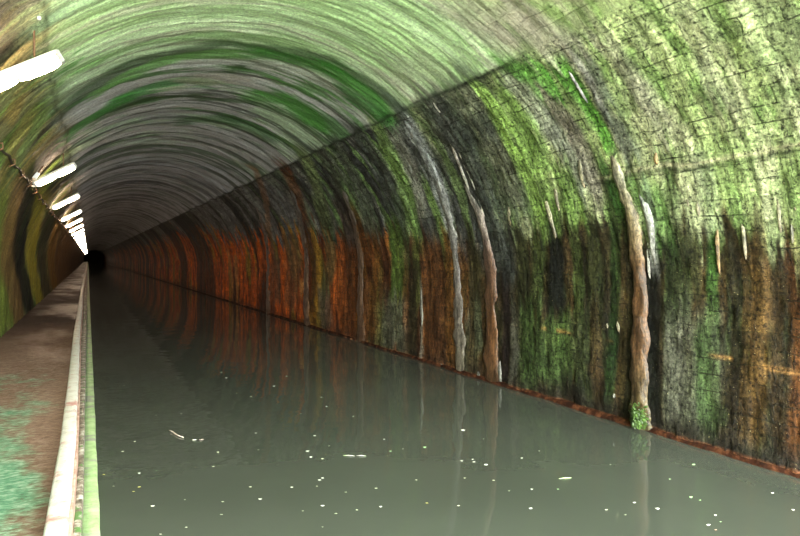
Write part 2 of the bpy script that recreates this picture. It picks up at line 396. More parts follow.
# far end: added stop wall that keeps the sky from shining through
def prism_xz(name, prof, y0, y1, mat, parent=None):
    n = len(prof)
    v = [(x, y0, z) for x, z in prof] + [(x, y1, z) for x, z in prof]
    f = [[i, (i + 1) % n, n + (i + 1) % n, n + i] for i in range(n)] + [list(range(n))[::-1], [n + i for i in range(n)]]
    return link(name, mesh_from(name, v, f, False), mat, parent)
N = NT('dark masonry'); N.b.inputs['Roughness'].default_value = .9
g = N.n('ShaderNodeNewGeometry').outputs['Position']
N.l(N.ramp(N.noise(g, 1.5), [(.3, (.02, .015, .012)), (.7, (.07, .05, .035))]), N.b.inputs['Base Color']); M_dark = N.m
sl = np.linspace(0, math.pi, 25)
prof = [(XC + (R + .05) * math.cos(a), ZS + (R + .05) * math.sin(a)) for a in sl]
prof = [(XR + .05, -.6)] + prof + [(XL - .05, -.6)]
tag(prism_xz('wall_light_stop', prof, 320, 320.4, M_dark), 'added dark wall shutting out sky light at the tunnel end', 'wall', kind='structure')

# ------------------------------------------------------------------ water
N = NT('murky canal water')
g = N.n('ShaderNodeNewGeometry').outputs['Position']
w1 = N.noise(g, 1.0, 3, .5, (1.1, 1.1, 1)); w2 = N.noise(g, 7.0, 2, .5, (1, 1, 1))
N.l(N.ramp(N.noise(g, .35, 2), [(.3, (.062, .07, .056)), (.7, (.08, .088, .072))]), N.b.inputs['Base Color'])
N.b.inputs['Roughness'].default_value = .03; N.b.inputs['IOR'].default_value = 1.33
b = N.bump(w1, .06, .10); N.l(N.bump(w2, .05, .012, b), N.b.inputs['Normal'])
M_water = N.m
P = np.zeros((2, 60, 3)); ys = np.concatenate([np.linspace(MOUTH, 60, 50), np.linspace(80, 320, 10)])
P[0, :, 0] = -.02; P[1, :, 0] = XR - .025; P[:, :, 1] = ys
tag(link('canal_water', grid_mesh('canal_water', P), M_water), 'still murky green canal water filling the tunnel floor', 'water', kind='stuff')

# ------------------------------------------------------------------ towpath and kerb
KX = [(-8, -.215), (3.0, -.222), (3.7, -.221), (5.66, -.2075), (8.45, -.22), (14.3, -.262), (19.8, -.262), (32, -.30), (77, -.27), (320, -.24)]
def kerb_x(y): return np.interp(y, [k[0] for k in KX], [k[1] for k in KX])
N = NT('worn wet towpath')
g = N.n('ShaderNodeNewGeometry').outputs['Position']
sep = N.n('ShaderNodeSeparateXYZ'); N.l(g, sep.inputs[0])
nA = N.noise(g, 1.6, 5, .65, (1, .8, 1)); nB = N.noise(g, 14, 4, .7, (1, 2.2, 1)); nC = N.noise(g, 45, 3, .7, (1, 1.6, 1))
brown = N.ramp(nB, [(.3, (.11, .06, .042)), (.5, (.26, .155, .115)), (.7, (.38, .27, .23))])
green = N.ramp(nB, [(.3, (.06, .15, .09)), (.5, (.13, .31, .19)), (.68, (.42, .50, .40))])
yf = N.math('DIVIDE', sep.outputs[1], 12.0)
mask = N.math('SUBTRACT', N.math('ADD', nA, N.math('MULTIPLY', N.math('SUBTRACT', nB, .5), .5)), N.math('SUBTRACT', N.math('MULTIPLY', yf, .75), .12))
xf = N.math('MULTIPLY', N.math('MAXIMUM', N.math('ADD', sep.outputs[0], .55), 0), .9)
mask = N.math('SUBTRACT', mask, xf)
c = N.mixc(N.ramp(mask, [(.06, 0.0), (.24, 1.0)]), brown, green)
brown = N.mixc(N.ramp(N.math('DIVIDE', sep.outputs[1], 40.0), [(.27, 0.0), (.46, .95)]), brown, (.035, .015, .009))  # brown darkened with distance to offset the lamplight falling there
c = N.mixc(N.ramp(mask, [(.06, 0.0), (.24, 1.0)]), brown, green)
c = N.mixc(N.ramp(nC, [(.66, 0.0), (.72, .7)]), c, (.45, .42, .38))
c = N.mixc(N.ramp(nC, [(.28, .8), (.36, 0.0)]), c, (.03, .03, .025))
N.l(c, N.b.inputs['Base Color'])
pud = N.noise(g, .8, 3, .5, (1, .45, 1))
N.l(N.ramp(pud, [(.42, .5), (.56, .8)]), N.b.inputs['Roughness']); N.b.inputs['Specular IOR Level'].default_value = .2
N.l(N.bump(N.math('ADD', nB, N.math('MULTIPLY', nC, .5)), .5, .012), N.b.inputs['Normal'])
M_path = N.m
yy = np.concatenate([np.arange(MOUTH, 40, .12), np.arange(40, 320.5, 2)]); xs = np.linspace(0, 1, 16)
Y, T = np.meshgrid(yy, xs, indexing='ij')
X = (XL - .12) + T * (kerb_x(Y) + .02 - (XL - .12))
Z = PATH_Z + (fbm(X * 3, Y * 2, 91, 3) - .5) * .03 * np.minimum(T * 4, 1) * np.minimum((1 - T) * 6, 1)
top = np.stack([X, Y, Z], -1)
tag(link('floor', grid_mesh('floor', top, flip=True), M_path), 'narrow brown towpath with green growth along the left wall', 'path', kind='structure')

def kerb_part(name, x0, x1, z0, z1, mat, parent, rnd=.012, seed=0, wob=.006, rel0=True, rel1=True):
    """long bevelled bar following the bank, profile seen from the canal side"""
    prof = [(0, z0), (0, z1 - rnd), (rnd, z1), (1 - rnd, z1), (1, z1 - rnd), (1, z0)]
    yk = np.concatenate([np.arange(MOUTH, 12, .06), np.arange(12, 40, .2), np.arange(40, 321, 2.5)])
    P = np.zeros((len(yk), 6, 3))
    kx = kerb_x(yk) + .215
    a = x0 + (kx if rel0 else 0); b = x1 + (kx if rel1 else 0)
    for j, (t, z) in enumerate(prof):
        tt = 0 if t == 0 else 1 if t == 1 else None
        if t == rnd: xx = a + rnd
        elif t == 1 - rnd: xx = b - rnd
        else: xx = a if t == 0 else b
        P[:, j, 0] = xx + (fbm(yk * 3, yk * 0 + (j > 2), seed, 3) - .5) * wob * 2 * (t > .5)
        P[:, j, 1] = yk
        P[:, j, 2] = z + ((fbm(yk * 2, yk * 0 + j * .1, seed + 5, 4) - .5) * wob * 2 if z > z0 else 0)
    uv = np.stack([P[:, :, 1], np.tile(np.arange(6) * .05, (len(yk), 1))], -1)
    return link(name, grid_mesh(name, P, uv), mat, parent)
def worn(name, c0, c1, c2, sc=8, rough=.7, patch=None, pt=(.6, .66)):
    N = NT(name); g = N.n('ShaderNodeNewGeometry').outputs['Position']
    a = N.noise(g, sc, 5, .7); bb = N.noise(g, sc * 5, 3, .7); 
    c = N.ramp(a, [(.32, c0), (.5, c1), (.68, c2)])
    if patch: c = N.mixc(N.ramp(N.noise(g, sc * .45, 4, .6, (1, 1.6, 1)), [(pt[0], 0.0), (pt[1], 1.0)]), c, patch)
    c = N.mixc(N.ramp(bb, [(.3, .5), (.4, 0.0)]), c, tuple(.35 * k for k in c0))
    N.l(c, N.b.inputs['Base Color']); N.b.inputs['Roughness'].default_value = rough
    N.l(N.bump(N.math('ADD', a, N.math('MULTIPLY', bb, .4)), .5, .012), N.b.inputs['Normal']); return N.m
M_white = worn('flaking white paint', (.62, .56, .52), (.80, .77, .74), (.86, .84, .82), 7, .6, (.62, .30, .28), (.6, .68))
M_red = worn('faded pink brick', (.30, .17, .13), (.55, .33, .28), (.66, .48, .42), 9)
M_mott = worn('mottled edge brick', (.05, .045, .03), (.25, .2, .16), (.75, .73, .68), 11, .7, (.10, .22, .06), (.58, .62))
M_alga = worn('green algae ledge', (.28, .42, .18), (.45, .62, .30), (.62, .72, .48), 6, .55, (.38, .38, .33), (.54, .62))
kerb = bpy.data.objects.new('kerb', None); COL.objects.link(kerb); kerb.location = (0, 0, 0)
tag(kerb, 'long white painted kerb with stepped mossy edge between towpath and canal', 'kerb')
tag(kerb_part('coping', -.215, -.105, .30, .575, M_white, kerb, .014, 1), 'white painted coping with pink scuffs')
tag(kerb_part('brick_edge', -.108, -.088, .30, .50, M_red, kerb, .005, 2, .003, True, True), 'narrow faded pink strip')
tag(kerb_part('brick_course', -.09, -.042, .25, .38, M_mott, kerb, .008, 3, .008, True, False), 'mottled brick course')
tag(kerb_part('ledge', -.06, .062, -.4, .16, M_alga, kerb, .012, 4, .006, False, False), 'pale green algae covered ledge')
tag(prism_xz('trim_1', [(-.5, -.5), (-.5, .29), (-.07, .29), (-.07, -.5)], MOUTH, 320, M_dark), 'hidden foundation under the towpath edge', 'footing', kind='structure')
# rusty footing course along the right wall at the water line
N = NT('rusty footing'); g = N.n('ShaderNodeNewGeometry').outputs['Position']
N.l(N.ramp(N.noise(g, 5, 5, .7), [(.34, (.008, .005, .004)), (.5, (.035, .012, .006)), (.66, (.12, .045, .02))]), N.b.inputs['Base Color']); N.b.inputs['Roughness'].default_value = .85; N.b.inputs['Specular IOR Level'].default_value = .08
N.l(N.bump(N.noise(g, 16, 4), .8, .03), N.b.inputs['Normal']); M_foot = N.m
yk = np.concatenate([np.arange(MOUTH, 30, .08), np.arange(30, 320.5, 1)]); Pf = np.zeros((len(yk), 5, 3))
wv = (fbm(yk * 2.2, yk * 0, 101, 4) - .5) * .08
for j, (x, z) in enumerate([(XR + .1, .045), (XR - .0, .05), (XR - .03, .035), (XR - .05, 0), (XR - .05, -.3)]):
    Pf[:, j, 0] = x + (wv if j in (1, 2, 3, 4) else 0); Pf[:, j, 1] = yk; Pf[:, j, 2] = z + (fbm(yk * 3, yk * 0 + j, 103, 3) - .5) * .03 * (j < 3)
tag(link('trim_2', grid_mesh('trim_2', Pf, flip=True), M_foot), 'rust brown footing along the foot of the stone wall', 'footing', kind='structure')

# ------------------------------------------------------------------ lime columns, veins and drips on the wall
N = NT('lime crust'); g = N.n('ShaderNodeNewGeometry').outputs['Position']
col = N.n('ShaderNodeVertexColor', layer_name='Col').outputs[0]
a = N.noise(g, 14, 5, .7, (1, 1, .16)); b2 = N.noise(g, 40, 4, .7, (1, 1, .6))
c = N.mixc(1, col, N.ramp(a, [(.36, .3), (.5, 1.0), (.64, 1.7)]), 'MULTIPLY'); c = N.mixc(1, c, N.ramp(b2, [(.36, .4), (.5, 1.0), (.64, 1.6)]), 'MULTIPLY')
N.l(c, N.b.inputs['Base Color']); N.b.inputs['Roughness'].default_value = .42
N.l(N.bump(N.math('ADD', a, b2), .6, .02), N.b.inputs['Normal']); M_lime = N.m

def crust(name, pts, relief, parent=None, seed=0, tip=.25, foot_z=None, cap=1.0, n=None):
    """a raised deposit following the lining; pts = (px, py, width px, colour) of the photo from top to bottom"""
    K = []
    for (px, py, w, col) in pts:
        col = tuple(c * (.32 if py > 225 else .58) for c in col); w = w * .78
        Yc, s = wall_at(px, py); Ya, _ = wall_at(px - w / 2, py); Yb, _ = wall_at(px + w / 2, py)
        K.append((s, Yc, abs(Ya - Yb) / 2, *col))
    K.sort(key=lambda k: k[0]); K = np.array(K)
    s0, s1 = K[0, 0], K[-1, 0]
    n = n or max(6, int((s1 - s0) / .03)); m = 11
    ss = np.linspace(s0, s1, n); V = np.zeros((n, m, 3)); Cc = np.zeros((n, m, 3))
    yc = np.interp(ss, K[:, 0], K[:, 1]); w = np.interp(ss, K[:, 0], K[:, 2]); cc = np.stack([np.interp(ss, K[:, 0], K[:, 3 + i]) for i in range(3)], -1)
    L = s1 - s0; e = min(tip, L * .45)
    w = w * (1 + .45 * (fbm(ss * 5, ss * 0 + seed, seed, 4) - .5) * 2)
    endk = np.sqrt(np.clip((s1 - ss) / e, 0, 1))
    if foot_z is None: endk = endk * np.sqrt(np.clip((ss - s0) / e, 0, 1))
    yc = yc + (fbm(ss * 2.5, ss * 0 + seed, seed + 3, 3) - .5) * w * .6
    for j in range(m):
        al = math.pi * j / (m - 1)
        lump = 1 + .45 * (fbm(ss * 5, ss * 0 + j * .45, seed + 9, 3) - .5) * 2
        off = (math.sin(al)) * .6 * relief * lump * endk + .0 - .03 + .022 * endk
        y = yc + w * math.cos(al) * np.maximum(endk, .05)
        x, z = section(ss); ph = np.clip((ss - S_SPR) / R, 0, math.pi)
        V[:, j] = np.stack([x - off * np.cos(ph), y, z - off * np.sin(ph)], -1)
        Cc[:, j] = cc * (.75 + .5 * fbm(ss * 4, ss * 0 + j * .5, seed + 13, 3))[:, None]
    org = V[0].mean(0) if parent is None else np.zeros(3)
    me = grid_mesh(name, V - org, None, Cc)
    o = link(name, me, M_lime, parent); o.location = org
    return o
TN = (.27, .13, .055); TG = (.36, .33, .24); TP = (.26, .15, .11); TB = (.20, .10, .045); TW = (.62, .58, .52)
cols = [
 ('thick tan lime column on the near wall, mossy at its foot', [(610, 150, 12, (.32,.26,.18)), (620, 178, 15, TG), (632, 215, 15, (.36,.28,.16)), (639, 270, 17, TN), (640, 350, 19, (.22,.11,.05)), (640, 430, 24, (.24,.19,.08))], .10),
 ('reddish brown lime column forking into white veins above, second from the right', [(464, 185, 8, (.40,.38,.36)), (480, 215, 9, (.36,.30,.27)), (489, 255, 11, TP), (491, 320, 13, (.30,.13,.05)), (492, 385, 16, TB)], .085),
 ('grey white lime column edged with orange rust, third from the right', [(402, 118, 6, (.30,.31,.32)), (430, 165, 10, (.36,.37,.38)), (448, 215, 9, (.33,.32,.31)), (457, 280, 9, (.34,.29,.27)), (460, 376, 14, (.33,.28,.20))], .07),
 ('slim brown lime column between orange stains on the middle wall', [(340, 185, 5, (.18,.16,.14)), (356, 230, 6, (.22,.13,.08)), (360, 290, 6, (.28,.16,.10)), (361, 344, 9, (.24,.12,.06))], .08),
 ('narrow pale lime column left of the mossy grey patch on the middle wall', [(290, 190, 4, (.12,.11,.1)), (303, 235, 5, (.24,.16,.12)), (306, 280, 5, (.32,.18,.11)), (307, 326, 7, (.27,.14,.08))], .08),
 ('thin pinkish lime column before the brightest orange wall', [(253, 200, 3, (.2,.15,.13)), (266, 240, 4, (.32,.2,.15)), (268, 275, 4, (.36,.22,.16)), (268, 314, 5, (.3,.15,.09))], .08),
]
for k, (lab, pts, rel) in enumerate(cols):
    o = crust('lime_column', pts, rel, None, 200 + k * 7, .3, foot_z=0)
    tag(o, lab, 'lime deposit')
    if k == 0:
        # side crust of white lime and a cushion of moss at the foot
        c_ = crust('side_crust', [(636, 180, 8, (.44,.44,.42)), (648, 215, 10, (.52,.52,.48)), (654, 268, 5, (.40,.38,.32))], .06, None, 300)
        c_.parent = o; c_.location = c_.location - o.location; tag(c_, 'rough white side crust')
        me = bpy.data.meshes.new('moss_tuft')
        V, Fc, CC = [], [], []
        Yc, s = wall_at(645, 418)
        for i in range(420):
            y = Yc + random.gauss(0, .05); z = s + random.gauss(0, .065); r = .012 + .018 * random.random()
            x0 = XR - .06 - .07 * math.exp(-((y - Yc) / .09)**2); a = random.uniform(0, 6.3); t = random.uniform(-.6, .6)
            z = max(z, .04)
            b0 = len(V)
            V += [(x0, y - r * .5, z), (x0 - r, y + r * math.cos(a), z + r * math.sin(a) * .8), (x0 - r * 1.6, y + r * .2 + t * r, z + r * .9), (x0 - r * .6, y - r * math.cos(a), z + r)]
            Fc.append([b0, b0 + 1, b0 + 2, b0 + 3]); g_ = random.uniform(.2, .5); CC += [(.16 * g_, .30 * g_, .06 * g_)] * 4
        V = np.array(V) - np.array(o.location)
        mo = link('moss_tuft', mesh_from('moss_tuft', V, Fc, False, np.array(CC)), M_lime, o); tag(mo, 'small green moss cushion')

veins = [
 ('jagged white lime vein running down into the second lime column', [(447, 135, 3.0, TW), (456, 158, 3.5, (.6,.52,.48)), (464, 178, 3.2, TW), (474, 205, 3.2, (.62,.56,.5)), (481, 232, 3, (.5,.42,.34)), (486, 258, 2.5, (.4,.3,.22))]),
 ('right-hand twin of the jagged white lime vein', [(456, 146, 2.0, (.5,.45,.42)), (465, 166, 2.2, TW), (474, 186, 2.0, (.55,.52,.48)), (482, 210, 2, (.5,.46,.36)), (486, 228, 1.8, (.5,.4,.3))]),
 ('short bright white lime vein just under the vault joint', [(430, 97, 3.5, TW), (439, 111, 4.5, (.7,.68,.64)), (450, 121, 2.5, TW)]),
 ('thin white lime trickle hooked at its tip beside the green band', [(402, 150, 2, (.36,.36,.34)), (413, 176, 2.6, (.5,.5,.46)), (421, 200, 3.2, TW), (423, 212, 2, (.5,.5,.45))]),
 ('grey white lime vein on the green stone high on the near wall', [(566, 68, 3, (.42,.38,.38)), (578, 88, 4, (.42,.40,.40)), (588, 106, 3, (.3,.3,.3))]),
]
for k, (lab, pts) in enumerate(veins):
    tag(crust('lime_vein', pts, .028, None, 400 + k * 5, .15), lab, 'lime deposit', 'white lime veins on the dark wall')
drips = [(544,196,556,242,6,'long pale double drip hanging over the black streak'), (554,186,559,214,4,'short pale drip beside the long double drip'), (578,160,584,190,5,'small pale drip below the grey green stone band'),
 (508,203,510,229,4,'pale drip on the dark stone right of the second lime column'), (686,190,690,214,4,'slim pale drip under the pale seam, left of a pair'), (697,196,700,224,4,'slim pale drip under the pale seam, right of a pair'),
 (742,214,745,262,5,'longest pale drip left of the brown streak'), (716,228,719,276,5,'long tan drip beside the bright green streak'), (762,216,764,250,5,'tan drip at the head of the brown streak'),
 (790,218,793,252,5,'pale drip nearest the right edge of the wall'), (778,190,781,238,6,'broad pale drip next to the rightmost one'), (654,152,657,168,6,'rusty knob at the left end of the pale seam'),
 (681,232,683,252,6,'blunt pale drip above the dark patch'), (647,238,649,280,4,'ragged white drip beside the tan lime column'), (421,285,422,330,3,'thin vertical white drip on the rusty middle wall'),
 (499,360,500,386,4,'white drip at the waterline beside the second lime column'), (478,368,479,384,4,'white drip at the waterline under the grey green patch'), (441,362,442,372,3,'tiny white drip at the waterline below the rust stain'),
 (421,353,422,364,3,'tiny white drip at the waterline on the middle wall'), (617,318,618,334,4,'short cream drip left of the tan lime column'), (607,320,607,330,3,'tiny cream drip further left of the tan lime column'), (614,392,614,400,3,'tiny white spot of lime low on the wall'), (733,205,735,232,5,'pale drip above the dark mossy joint'), (800-6,196,796,214,6,'pale lump high at the right edge of the wall')]
for k, (x0, y0, x1, y1, w, lab) in enumerate(drips):
    q = random.uniform(.75, 1.1); cA = (.46 * q, .42 * q, .28 * q); cB = (.50 * q, .40 * q, .26 * q)
    if 'rusty' in lab or 'tan' in lab.split()[:2]: cA = (.42, .28, .13); cB = (.36, .22, .1)
    if 'white' in lab: cA = (.6, .58, .5); cB = (.55, .52, .45)
    if y0 > 300 and y0 < 345: cA = (.5, .45, .3); cB = (.42, .34, .2)
    tag(crust('lime_drip', [(x0, y0, w * .9, cA), ((x0 + x1) / 2, (y0 + y1) / 2, w, cA), (x1, y1, w * .6, cB)], .035, None, 500 + k * 3, .12), lab, 'lime deposit', 'pale lime drips on the stone wall')

# ------------------------------------------------------------------ lamps
def emis(name, col, st):
    N = NT(name); N.b.inputs['Base Color'].default_value = (.9, .85, .8, 1); N.b.inputs['Emission Color'].default_value = (*col, 1); N.b.inputs['Emission Strength'].default_value = st; return N.m
LAMP_COL = (1.0, .74, .50); LAMP_ST = 20.0
M_tube = emis('glowing tube', LAMP_COL, LAMP_ST)
M_house = worn('cream enamel', (.45, .42, .36), (.62, .58, .5), (.7, .66, .58), 12, .45)
M_metal = worn('dull galvanised metal', (.18, .17, .16), (.36, .35, .34), (.5, .49, .47), 14, .4)
M_rusty = worn('rusted iron', (.06, .03, .018), (.16, .075, .035), (.28, .15, .07), 20, .7)
M_black = worn('black rubber cable', (.02, .018, .015), (.045, .035, .025), (.10, .06, .03), 20, .55)
A_ = np.array([-.96, 1.475 + EYE]); B_ = np.array([-.22, 1.905 + EYE])       # fixture ends in (x, z)
ex = (B_ - A_) / np.linalg.norm(B_ - A_); ez = np.array([-ex[1], ex[0]]); LEN = float(np.linalg.norm(B_ - A_))
def loc_pt(t, y, h): p = A_ + ex * t + ez * h; return (p[0] , y, p[1])
def box_mesh(name, t0, t1, y0, y1, h0, h1, mat, parent, bev=.008, org=None):
    import bmesh
    bm = bmesh.new(); vs = [bm.verts.new(np.array(loc_pt(t, y, h)) - org) for t in (t0, t1) for y in (y0, y1) for h in (h0, h1)]
    for f in ((0, 1, 3, 2), (4, 6, 7, 5), (0, 4, 5, 1), (2, 3, 7, 6), (0, 2, 6, 4), (1, 5, 7, 3)): bm.faces.new([vs[i] for i in f])
    bmesh.ops.recalc_face_normals(bm, faces=bm.faces)
    bmesh.ops.bevel(bm, geom=bm.edges[:], offset=bev, segments=2, affect='EDGES')
    me = bpy.data.meshes.new(name); bm.to_mesh(me); bm.free(); return link(name, me, mat, parent)
def tube_mesh(pts, rad, seg=10):
    """swept tube with rounded ends through points"""
    pts = [np.array(p, float) for p in pts]; V = []; Fc = []
    for i, p in enumerate(pts):
        d = pts[min(i + 1, len(pts) - 1)] - pts[max(i - 1, 0)]; d = d / (np.linalg.norm(d) + 1e-9)
        a = np.cross(d, (0, 1, 0)) if abs(d[1]) < .9 else np.cross(d, (1, 0, 0)); a = a / np.linalg.norm(a); b = np.cross(d, a)
        r = rad[i] if hasattr(rad, '__len__') else rad
        for k in range(seg):
            an = 2 * math.pi * k / seg; V.append(p + r * (a * math.cos(an) + b * math.sin(an)))
    for i in range(len(pts) - 1):
        for k in range(seg): Fc.append([i * seg + k, i * seg + (k + 1) % seg, (i + 1) * seg + (k + 1) % seg, (i + 1) * seg + k])
    Fc.append(list(range(seg))[::-1]); Fc.append([(len(pts) - 1) * seg + k for k in range(seg)])
    return V, Fc
def tube_obj(name, pts, rad, mat, parent=None, seg=10):
    V, Fc = tube_mesh(pts, rad, seg); return link(name, mesh_from(name, V, Fc), mat, parent)
def make_lamp():
    org = np.array(loc_pt(LEN / 2, 0, 0)); root = bpy.data.objects.new('tunnel_lamp', None); COL.objects.link(root); root.location = org
    h_ = box_mesh('housing', 0, LEN, -.06, .06, .025, .075, M_house, root, .014, org)
    box_mesh('end_cap', -.016, .03, -.055, .055, -.05, .07, M_metal, root, .008, org); box_mesh('end_cap', LEN - .03, LEN + .016, -.055, .055, -.05, .07, M_metal, root, .008, org)
    for t0, t1 in ((.035, LEN / 2 - .01), (LEN / 2 + .01, LEN - .035)):
        n = 9; pts = [np.array(loc_pt(t0 + (t1 - t0) * i / (n - 1), 0, -.02)) - org for i in range(n)]
        rad = [.036, .05] + [.056] * (n - 4) + [.05, .036]
        tube_obj('tube', pts, rad, M_tube, root, 14)
    # brackets up to the lining
    for t in (.05, LEN - .2):
        p = np.array(loc_pt(t, 0, .095)); x = p[0]; ztop = ZS + math.sqrt(R * R - (x - XC)**2) + .02
        tube_obj('bracket', [p - org, np.array((x, 0, ztop)) - org], .010, M_rusty, root, 8)
    # feed cable from the lamp's lower end to the run on the wall
    p = np.array(loc_pt(.0, .0, .06)); xx, zz = section(S_CAB, .03)
    q = np.array((float(xx), 0, float(zz)))
    if np.linalg.norm(p - q) > .03: tube_obj('feed_cable', [p - org, (p * .5 + q * .5) - org + np.array((.0, 0, -.02)), q - org], .009, M_black, root, 6)
    jb = np.array(loc_pt(-.03, 0, .04))
    return root
S_CAB = S_SPR + R * (math.pi - math.asin(min(1, (1.44 + .57) / R)))
S_CAB = wall_at(30, 183)[1]
def copy_tree(o, parent=None):
    c = o.copy(); COL.objects.link(c); c.parent = parent
    for ch in [x for x in list(COL.objects) if x.parent == o and x.name != c.name]: copy_tree(ch, c)
    return c
lamp0 = make_lamp(); kids = [x for x in COL.objects if x.parent == lamp0]
LY = [7.0, 15.0, 21.9, 28.9, 34.8] + [41 + 6.6 * i for i in range(36)]
words = ['nearest tunnel lamp, glowing white across the upper left corner', 'second tunnel lamp from the viewer, first one wholly in view', 'third tunnel lamp from the viewer along the left vault',
         'fourth tunnel lamp from the viewer along the left vault', 'fifth tunnel lamp, last to stand clear of the merged string', 'sixth tunnel lamp, at the top of the merged string of light']
lamps = []
for i, y in enumerate(LY):
    if i == 0: o = lamp0
    else:
        o = lamp0.copy(); COL.objects.link(o)
        for k in kids:
            c = k.copy(); c.parent = o; COL.objects.link(c)
    o.location.y = y
    o['category'] = 'lamp'; o['group'] = 'glowing tube lamps hung along the vault'
    o['label'] = words[i] if i < len(words) else 'far glowing tunnel lamp merging into the string of light towards the tunnel end'
    lamps.append(o)

# cable run along the left wall, with clips
pts = []
yk = np.concatenate([np.arange(4, 40, .5), np.arange(40, 160, 4)])
for y in yk:
    sag = .05 * math.sin(y * 2.1)**2 + .03 * vnoise(y * .6, 0, 5); x, z = section(S_CAB + sag, .04); pts.append((float(x), y, float(z)))
cab = tube_obj('power_cable', pts, .017, M_black, None, 7); tag(cab, 'dark rust stained cable looping along the left side of the vault', 'cable')
for y in np.arange(5, 40, 1.5):
    x, z = section(S_CAB + .02, .03); x = float(x); z = float(z)
    V, Fc = tube_mesh([(x - .06, y, z + .0), (x + .035, y, z + .02), (x + .04, y, z - .05), (x - .04, y, z - .09)], .011, 6)
    link('cable_clip', mesh_from('cable_clip', V, Fc), M_rusty, cab)
# pale junction box by the second lamp, and the small hook on the vault joint
def small_box(name, px, py, sx, sy, sz, mat, Yfix=None):
    import bmesh
    Y, s = wall_at(px, py); x, z = section(s, sz * .45); ph = (s - S_SPR) / R
    bm = bmesh.new(); bmesh.ops.create_cube(bm, size=1.0); bmesh.ops.scale(bm, vec=(sz, sy, sx), verts=bm.verts)
    bmesh.ops.bevel(bm, geom=bm.edges[:], offset=.008, segments=2, affect='EDGES')
    me = bpy.data.meshes.new(name); bm.to_mesh(me); bm.free()
    root = bpy.data.objects.new(name, None); COL.objects.link(root); root.location = (float(x), Y, float(z)); root.rotation_euler = (0, -ph, 0)
    o = link('box_body', me, mat, root)
    return root
M_pale = worn('pale grey plastic', (.4, .4, .4), (.6, .6, .6), (.7, .7, .7), 14, .4)
jb = small_box('junction_box', 34, 174, .13, .16, .08, M_pale)
o = tube_obj('conduit', [(.0, 0, .0), (-.0, 0, -.14), (.0, .0, -.22)], .014, M_rusty, jb, 8)
tag(jb, 'pale grey junction box beside the lower end of the second lamp', 'junction box')
hk = small_box('cable_hook', 38, 17, .035, .05, .03, M_pale)
tube_obj('hook', [(-.0, 0, 0), (.03, 0, -.02), (.045, 0, -.05), (.03, 0, -.075)], .008, M_metal, hk, 8)
tag(hk, 'small bright metal hook on the vault joint above the nearest lamp', 'hook')

# ------------------------------------------------------------------ things afloat on the water
N = NT('floating leaf'); col = N.n('ShaderNodeVertexColor', layer_name='Col').outputs[0]; N.l(col, N.b.inputs['Base Color']); N.b.inputs['Roughness'].default_value = .5; M_leaf = N.m
def leaf_mesh(col, seed, wide=.62):
    r = random.Random(seed); n = 10; V = [(0, 0, .006)]; 
    for k in range(n):
        a = 2 * math.pi * k / n; q = r.uniform(.78, 1.15); V.append((math.cos(a) * q, math.sin(a) * wide * q, .002 + .18 * (.5 + .5 * math.cos(2 * a)) * r.uniform(.2, 1)))
    for k in range(n):
        x, y, z = V[1 + k]; V.append((x * .9, y * .9, z - .15))
    V.append((0, 0, -.15)); V = [(x, y, (.22 if i == 0 else z)) for i, (x, y, z) in enumerate(V)]
    Fc = [[0, 1 + k, 1 + (k + 1) % n] for k in range(n)] + [[1 + k, 1 + n + k, 1 + n + (k + 1) % n, 1 + (k + 1) % n] for k in range(n)] + [[2 * n + 1, 1 + n + (k + 1) % n, 1 + n + k] for k in range(n)]
    return mesh_from('leaf_fleck', V, Fc, True, np.array([col] * len(V)))
pal = {'w': (.80, .80, .70), 'p': (.62, .64, .46), 'g': (.40, .62, .30), 'y': (.55, .50, .14), 'd': (.30, .33, .22), 'r': (.55, .30, .22)}
LM = {(k, i): leaf_mesh(c, hash((ord(k), i)) & 255, .5 + .2 * i) for k, c in pal.items() for i in range(2)}
A = [(103,78,1.3,'d'),(400,37,1.3,'p'),(415,54,1.7,'w'),(560,79,1.8,'w'),(598,49,1.3,'p'),(490,111,1.5,'p'),(704,113,1.4,'p'),(720,141,1.5,'w'),(642,163,1.3,'d'),(277,163,1.3,'d'),(505,222,1.7,'w'),(684,230,1.8,'w'),(136,248,1.6,'p'),(99,278,1.8,'p'),(389,280,1.8,'p'),(513,273,1.3,'d'),
     (662,277,2.6,'w'),(672,295,2.0,'w'),(707,300,1.9,'p'),(375,324,1.7,'p'),(150,344,1.9,'w'),(42,348,1.8,'y'),(150,386,2.1,'y'),(133,400,1.8,'y'),(191,444,2.9,'w'),(488,386,1.9,'p'),(614,387,2.0,'w'),(518,423,2.6,'w'),(699,365,2.2,'w'),(708,359,2.0,'w'),(691,384,1.5,'d'),(404,431,1.8,'p'),(708,443,2.7,'w'),(749,467,1.8,'d'),(293,509,1.6,'p'),(215,530,1.8,'p'),(289,425,1.4,'d'),(728,261,1.4,'d'),(201,168,1.2,'d'),(268,55,1.2,'d'),(446,101,1.2,'d'),(648,459,1.4,'d'),(708,508,1.4,'d'),(72,384,1.5,'d'),(400,470,2,'d')]
B = [(405,213,2.8,'w'),(165,241,1.6,'w'),(184,277,1.8,'g'),(288,265,2.7,'g'),(401,307,1.9,'w'),(434,302,1.5,'w'),(438,310,2.0,'w'),(474,318,2.7,'w'),(584,298,1.9,'w'),(410,359,1.5,'p'),(498,366,1.7,'p'),(614,393,1.9,'w'),(694,393,1.7,'g'),(611,451,2.6,'w'),(263,365,1.6,'p'),(140,390,2.0,'p'),(48,402,1.6,'d'),(154,446,2.1,'w'),(82,456,1.8,'p'),(18,467,1.8,'p'),(295,435,1.9,'y'),(391,443,1.8,'p'),(545,398,1.6,'d'),(71,171,1.3,'p'),(637,276,1.4,'d'),(222,270,1.3,'d'),(467,240,1.2,'d')]
